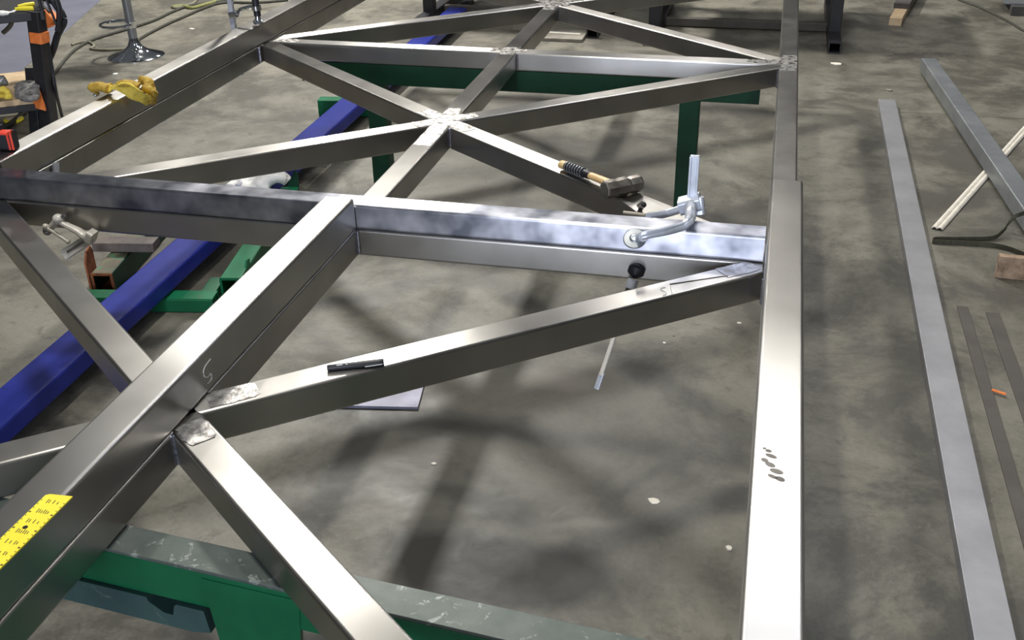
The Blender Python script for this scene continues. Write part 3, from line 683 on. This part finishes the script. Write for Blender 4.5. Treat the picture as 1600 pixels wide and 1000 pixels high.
# ---------------------------------------------------------------- tape measure on the left rail
TOPL = 1.17
tm0 = at(14, 236, TOPL)
tm = thing('tape_measure', 'red and black tape measure on the near end of the left tube', 'tape measure', (tm0.x, tm0.y, TOPL))
ta, tb = at(-9, 236, TOPL), at(23, 237, TOPL); tdir = (tb-ta).normalized(); tn_ = V3(-tdir.y, tdir.x, 0)
mid = (ta+tb)/2 + tn_*.22
Lx = (tb-ta).length
case_ = MB().tube(mid-tdir*Lx/2+V3(0, 0, .42), mid+tdir*Lx/2+V3(0, 0, .42), .42, .80, .12).build('case', 'rubber', tm)
fr_ = mid-tn_*.22
MB().tube(fr_-tdir*Lx/2+V3(0, 0, .80), fr_+tdir*Lx/2+V3(0, 0, .80), .40, .12, .04).build('trim', 'red', case_, label='red trim')
MB().tube(fr_+tdir*(Lx/2-.16)+V3(0, 0, .08), fr_+tdir*(Lx/2-.16)+V3(0, 0, .85), .09, .06, .02, up=(0, 1, 0)).build('trim', 'red', case_, label='red trim')
MB().tube(fr_+tdir*(Lx/2-.02)+V3(0, 0, .08), fr_+tdir*(Lx/2-.02)+V3(0, 0, .85), .09, .06, .02, up=(0, 1, 0)).build('trim', 'red', case_, label='red trim')
MB().box(mid+tdir*(-.1)+V3(0, 0, .93), .26, .26, .22, r=.05).build('lock_button', 'rubber', case_)

# ---------------------------------------------------------------- ruler on the near tube
ZR = 1.215
R0, R1 = at(74, 773, ZR), at(114, 777.5, ZR); Q0, Q1 = at(0, 843, ZR), at(0, 893, ZR)
rd = ((Q0-R0).normalized()+(Q1-R1).normalized()).normalized(); rw = V3(rd.y, -rd.x, 0); 
if rw.x < 0: rw = -rw
Wd = (R1-R0).dot(rw); RL = 8.0
rul = thing('yellow_ruler', 'yellow metal ruler with black marks on the big near tube', 'ruler', (R0.x, R0.y, ZR))
def rp(s_, t, z=0): p = R0 + rd*s_ + rw*t*Wd; return V3(p.x, p.y, ZR+z)
blade_ = MB().prism([rp(.06, .0), rp(0, .12), rp((R1-R0).dot(rd), 1), rp(RL, 1), rp(RL, 0)], (0, 0, .035)).build('blade', 'yellow', rul)
tk = MB()
for k in range(1, 60):
    s_ = .08 + k*.131
    big = k % 4 == 0
    for t_, sg in ((.02, 1), (.98, -1)):
        l = .085 if big else .05
        tk.prism([rp(s_, t_, .036), rp(s_+.02+.02*big, t_, .036), rp(s_+.02+.02*big, t_+sg*l, .036), rp(s_, t_+sg*l, .036)], (0, 0, .003))
for r_ in range(20):
    s_ = .16+r_*.33
    n_ = 6
    for k in range(n_):
        t_ = .28+k*.085
        if random.random() < .12: continue
        tk.prism([rp(s_+.02*(k % 3), t_, .036), rp(s_+.13-.01*(k % 2), t_+.01, .036), rp(s_+.13-.01*(k % 2), t_+.045, .036), rp(s_+.02*(k % 3), t_+.03, .036)], (0, 0, .003))
tk.build('scale_marks', 'ink', blade_)
hp_ = at(40, 826, ZR)
MB().lathe((hp_.x, hp_.y, ZR+.030), [(.055, 0), (.055, .010)], 18).build('hang_hole', 'void', blade_)

# ---------------------------------------------------------------- marker pen on the brace
pa, pb_ = at(511, 575, .09), at(600, 565.5, .09); pd = (pb_-pa).normalized(); ps = V3(-pd.y, pd.x, 0)
pen = thing('marker_pen', 'slim black marker pen lying on the near diagonal brace', 'pen', ((pa.x+pb_.x)/2, (pa.y+pb_.y)/2, 0))
PL = (pb_-pa).length
barrel_ = MB().rod([pa, pa+pd*.03, pa+pd*PL*.52, pa+pd*PL*.55], [.07, .085, .09, .092], 16).build('barrel', 'rubber', pen)
cap_ = MB().rod([pa+pd*PL*.54, pa+pd*PL*.9, pb_-pd*.02, pb_], [.096, .10, .10, .09], 16).build('cap', 'black', pen)
MB().tube(pa+pd*PL*.66-ps*.14+V3(0, 0, -.01), pb_-pd*.05-ps*.12, .04, .03, .01).build('clip', 'alu', cap_, label='silver clip')
MB().rod([pa+pd*PL*.63-ps*.02, pa+pd*PL*.66-ps*.02], .02, 6).build('clip_tip', 'alu', cap_)
for s0, s1 in ((.17, .27), (.33, .36)):
    MB().prism([pa+pd*PL*s0-ps*.068+V3(0, 0, .030), pa+pd*PL*s1-ps*.068+V3(0, 0, .030), pa+pd*PL*s1-ps*.03+V3(0, 0, .082), pa+pd*PL*s0-ps*.03+V3(0, 0, .082)], (-ps*.006+V3(0, 0, .005))).build('print_mark', 'white', barrel_, label='white print')

# ---------------------------------------------------------------- hammer on the far brace
hm = thing('sledge_hammer', 'short sledge hammer with black wrapped wooden handle on the far brace', 'hammer', (*at(940, 285, 0)[:2], 0))
hA = at(876, 256, .22); hB = at(962, 290, .34)
hv = (hB-hA); 
def hpnt(t): return hA+hv*t
MB().rod([hpnt(t) for t in (0, .02, .08, .3, .5, .8, 1.0)], [.14, .20, .205, .175, .165, .18, .17], 16, .85).build('handle', 'handle', hm)
grip_ = MB().rod([hpnt(t) for t in (.10, .12, .44, .54, .56)], [.19, .20, .19, .185, .17], 16, .9).build('grip', 'rubber', hm, label='black grip')
for k in range(7):
    t = .14+k*.047
    n0_ = hpnt(t)
    ax = hv.normalized(); a1 = ax.orthogonal().normalized(); a2 = ax.cross(a1)
    MB().rod([n0_+ax*(.035*(q/12))+(a1*math.cos(q*math.pi/6)+a2*math.sin(q*math.pi/6))*.205 for q in range(13)], .028, 6).build('grip_wrap', 'galv', grip_)
k0 = at(944, 297, .36); k1 = at(1000, 285.5, .34)
kd = (k1-k0); kL = kd.length; kd.normalize()
def hs(t): return k0+kd*kL*t
mbh = MB(); hd_ax = kd; s1_ = V3(-kd.y, kd.x, 0).normalized(); s2_ = kd.cross(s1_).normalized()
def octo(t, r, sq=.0):
    out = []
    for q in range(8):
        a = math.pi/8+q*math.pi/4; out.append(hs(t)+s1_*math.cos(a)*r+s2_*math.sin(a)*r)
    return out
prof_ = [(0, .30), (.03, .35), (.25, .36), (.34, .33), (.42, .36), (.60, .36), (.68, .30), (.74, .33), (.95, .34), (1.0, .29)]
Vv = []; Ff = []
for t, r in prof_: Vv += octo(t, r)
for i in range(len(prof_)-1):
    for q in range(8):
        q2 = (q+1) % 8; Ff.append((i*8+q, (i+1)*8+q, (i+1)*8+q2, i*8+q2))
Ff.append(tuple(range(8))); Ff.append(tuple(reversed(range((len(prof_)-1)*8, len(prof_)*8))))
mbh.add(Vv, Ff); mbh.build('head', 'hammer', hm, smooth=25)

# ---------------------------------------------------------------- silver clamp over the cross tube
cl = thing('bar_clamp', 'silver cast bar clamp hooked over the polished cross tube', 'clamp', (*at(1085, 345, .95)[:2], .95), 'bar clamps holding the tubes')
YB = Y1+1.25
bt = aty(1086, 243, YB); bb = V3(bt.x, YB, -2.6)
bar_ = MB().tube(bb, bt, .30, .14, .03, up=(0, 1, 0)).build('bar', 'clampm', cl)
for s_ in (-.13, .13):
    MB().tube(bb+V3(s_, -.06, 0), bt+V3(s_, -.06, -.05), .08, .12, .02, up=(0, 1, 0)).build('bar_flange', 'clampm', bar_)
hz0 = aty(1068, 322, YB-.1); hz1 = aty(1095, 314, YB-.1)
head_ = MB().tube(hz0-V3(.12, 0, .02), hz1, .7, .52, .13).build('head', 'clampm', cl)
MB().tube(hz1+V3(-.08, -.05, .15), hz1+V3(.02, -.15, -.42), .34, .3, .1, up=(0, 1, 0)).build('head_lug', 'clampm', head_)
arm = smoothpath([aty(1079, 321, YB-.5), aty(1079, 334, YB-.9), at(1077, 345, 1.35), at(1064, 355, 1.22), at(1040, 362, 1.26), at(1015, 367, 1.26), at(1003, 370, 1.2)], 5)
jaw_ = MB().rod(arm, [.21-.003*i for i in range(len(arm))], 12, .8).build('jaw_arm', 'clampm', cl)
armb = [p+V3(0, -.02, .11) for p in arm]
MB().rod(armb, .085, 8).build('arm_rib', 'clampm', jaw_)
pdc = at(992, 372, .96)
MB().lathe(tuple(aty(992, 374, Y1-.84)), [(.36, 0), (.39, .04), (.36, .08), (.18, .10), (.12, .16)], 28, axis=(0, -.6, .8)).build('jaw_pad', 'galv', cl)
MB().rod([at(1005, 370, 1.02), aty(998, 371, Y1-.9), aty(988, 373, Y1-.9)], [.17, .14, .1], 10).build('pad_socket', 'clampm', cl)
MB().rod([aty(1070, 325, YB-.1), aty(1040, 334, YB+.0), at(1013, 339, .95)], .14, 10).build('brace_rod', 'clampm', cl)
# screw spindle of the same clamp seen below the tube
sp0 = aty(995, 421, Y1-.58); sp1 = at(932, 612, -6.0)
sp1 = aty(932, 608, Y1-2.6)
sd_ = (sp1-sp0).normalized()
scw = thing('clamp_spindle', 'screw spindle with black round pad pressed against the cross beam', 'clamp', (sp0.x, sp0.y, sp0.z))
MB().lathe(sp0, [(.26, -.04), (.29, .0), (.29, .14), (.20, .22), (.12, .3)], 24, axis=sd_+V3(0, -.9, .1)).build('pad', 'rubber', scw, label='black rubber pad')
cc = sp0+sd_*.36
MB().lathe(cc, [(.19, 0), (.20, .1), (.19, .34)], 20, axis=sd_).build('collar', 'clampm', scw, label='bright collar')
MB().rod([cc+sd_*.3, cc+sd_*1.2, cc+sd_*1.4], [.155, .155, .10], 12).build('sleeve', 'hammer', scw)
MB().rod([cc+sd_*.75+V3(-.32, 0, -.02), cc+sd_*.75+V3(.12, 0, 0)], .09, 8).build('side_lug', 'hammer', scw)
MB().rod([cc+sd_*1.2, sp1-sd_*.5], .085, 10).build('rod', 'clamp_br', scw)
MB().tube(sp1-sd_*.6, sp1, .20, .08, .03).build('rod_tip', 'clampm', scw)
# dark pin and tommy bar on the brace behind
pn = thing('clamp_screw', 'short dark clamp screw with a bright tommy bar behind the cross tube', 'clamp', (*at(1003, 330, 0)[:2], 0))
MB().rod([at(1000, 333, .05), at(1001, 322, .25), at(1004, 320, .45)], [.14, .15, .13], 10).build('screw', 'hammer', pn)
MB().sphere(tuple(at(1005, 320, .42)), .12).build('screw_knob', 'rubber', pn)
MB().rod([at(974, 332, .1), at(1008, 336, .1)], .07, 8).build('tommy_bar', 'clamp_br', pn)
MB().prism([at(x, y, .002) for x, y in ((967, 312), (992, 318), (1004, 308), (1075, 345), (1050, 345), (1000, 335), (982, 322))], (0, 0, .012)).build('cleaned_patch', 'steel_flat', fr, label='paler cleaned strip')

# ---------------------------------------------------------------- clamp hanging at the left
YC = Y1-.95
c3 = thing('bar_clamp', 'nickel bar clamp with a slotted bar hanging under the left end of the cross beam', 'clamp', tuple(aty(112, 385, YC)), 'bar clamps holding the tubes')
Pq = lambda x, y, o=0: aty(x, y, YC+o)
MB().sphere(tuple(Pq(91, 342)), .22, .2, .2).build('swivel', 'clamp_br', c3)
MB().rod([Pq(91, 342), Pq(84, 351), Pq(74, 360)], [.15, .13, .14], 10).build('spindle', 'clamp_br', c3)
MB().rod([Pq(92, 343), Pq(101, 336)], .07, 8).build('spindle_tip', 'hammer', c3)
MB().sphere(tuple(Pq(74, 361)), .17).build('spindle_boss', 'hammer', c3)
MB().rod([Pq(71, 354, -.1), Pq(105, 377, -.1)], .07, 8).build('tommy_bar', 'clamp_br', c3)
MB().sphere(tuple(Pq(71, 354, -.1)), .12).build('bar_knob', 'clamp_br', c3)
MB().sphere(tuple(Pq(106, 377.5, -.1)), .1).build('bar_knob', 'clamp_br', c3)
MB().rod(smoothpath([Pq(95, 347), Pq(108, 354), Pq(122, 361), Pq(132, 368), Pq(145, 371)], 4), [.13+.006*k for k in range(17)], 10, .8).build('jaw_arm', 'clamp_br', c3)
MB().tube(Pq(138, 367), Pq(147, 372), .5, .5, .1).build('slide_head', 'clamp_br', c3)
bar2_ = MB().tube(Pq(143, 371), Pq(101, 398), .42, .16, .04, up=(0, -1, .4)).build('bar', 'clamp_br', c3)
MB().tube(Pq(135, 375, -.09), Pq(105, 394, -.09), .10, .03, .01, up=(0, -1, .4)).build('bar_groove', 'hammer', bar2_)
bz = thing('clamp_bar', 'small upright clamp bar against the left rail behind the cross tube', 'clamp', tuple(atx(88, 268, XL+.62)))
MB().tube(atx(88, 280, XL+.64), atx(87, 254, XL+.64), .32, .14, .03, up=(1, 0, 0)).build('bar', 'clampm', bz)
MB().rod([atx(84, 280, XL+.75), atx(83, 257, XL+.75)], .05, 6).build('bar_edge', 'chrome', bz)

# ---------------------------------------------------------------- clamp on the far left tube
YQ = at(366, 38, 1.17).y; XQ = at(366, 38, 1.17).x
c4 = thing('bar_clamp', 'steel bar clamp with black screw standing on the far part of the left tube', 'clamp', (XQ, YQ, 1.17), 'bar clamps holding the tubes')
def K(x, y): return aty(x, y, YQ)
bar3_ = MB().tube(V3(XQ-.05, YQ, -1.8), V3(XQ-.05, YQ, 6.5), .36, .14, .03, up=(0, 1, 0)).build('bar', 'clampm', c4)
MB().tube(V3(XQ+.12, YQ-.08, -1.8), V3(XQ+.12, YQ-.08, 6.5), .07, .1, .02, up=(0, 1, 0)).build('bar_flange', 'chrome', bar3_)
MB().tube(K(361, 23)+V3(0, -.1, 0), K(371, 21)+V3(0, -.1, 0), .4, .36, .1).build('slide_head', 'chrome', c4)
ar = smoothpath([K(366, 23), K(373, 20), K(376, 15), K(390, 11), K(401, 10)], 4)
MB().rod(ar, .11, 8).build('jaw_arm', 'chrome', c4)
MB().rod([K(400, 9)+V3(0, 0, 3.2), K(400, 9), K(402.5, 25)], .2, 12).build('screw', 'rubber', c4, label='black screw')
MB().rod([K(400, 9), K(401, 16)], .28, 12).build('screw_collar', 'chrome', c4)
kf = at(403, 33, 1.17)
MB().lathe((K(403, 29).x, YQ, K(403, 29).z-.28), [(.3, 0), (.32, .12), (.18, .24), (.12, .5)], 18).build('foot_pad', 'chrome', c4)

# ---------------------------------------------------------------- yellow glove on the left tube
gl = thing('leather_glove', 'yellow leather work glove draped over the left tube', 'glove', (*at(200, 148, TOPL)[:2], TOPL))
G = lambda x, y, z=TOPL+.2: at(x, y, z)
yr = [at(x, y, z) for x, y, z in ((166, 147, 1.25), (178, 141, 1.5), (192, 146, 1.3), (206, 157, 1.0), (222, 163, .7), (232, 165, .45))]
yr2 = [at(x, y, z) for x, y, z in ((176, 134, 1.55), (188, 131, 1.9), (204, 134, 1.85), (220, 142, 1.7), (230, 149, 1.3), (236, 155, .95))]
def cuff(u, v):
    i = u*(len(yr)-1); k = min(int(i), len(yr)-2)
    a = lerp(yr[k], yr[k+1], i-k); b = lerp(yr2[k], yr2[k+1], i-k)
    p = lerp(a, b, v); p.z += .16*math.sin(v*math.pi)+.05*math.sin(u*11+v*4); return p
MB().sheet(cuff, 30, 10, .07).build('cuff', 'leather', gl, mods=[('SUBSURF', dict(levels=1, render_levels=1)), ('DISPLACE', dict(texture=wr, strength=.008, mid_level=.5, texture_coords='GLOBAL'))])
def blobpart(parts, nm, mat):
    mb = MB()
    for pts, r, f_ in parts:
        sp = smoothpath(pts, 4); rr = r if isinstance(r, (int, float)) else [r[0]+(r[1]-r[0])*i/(len(sp)-1) for i in range(len(sp))]
        mb.rod(sp, rr, 10, f_)
    mb.build(nm, mat, gl, mods=cloth_mods(.005, .014))
blobpart([([G(143, 136, 1.5), G(155, 136, 1.55), G(170, 139, 1.5)], (.30, .28), .8),
          ([G(160, 136, 1.5), G(175, 135, 1.5)], (.26, .3), .7)], 'thumb', 'leather_dk')
blobpart([([G(184, 133, 1.7), G(200, 130, 1.85), G(218, 135, 1.7)], (.22, .3), .6),
          ([G(222, 124, 1.6), G(232, 131, 1.5), G(239, 141, 1.2)], (.26, .30), .8),
          ([G(224, 136, 1.5), G(235, 141, 1.35), G(238, 152, .9), G(236, 160, .55)], (.3, .24), .7)], 'fingers', 'leather_dk')
MB().sphere(tuple(at(151, 147.5, 1.25)), .13, .2, .1).build('fastener', 'chrome', gl)
for o in bpy.data.objects:
    if '_base' in o: del o['_base']
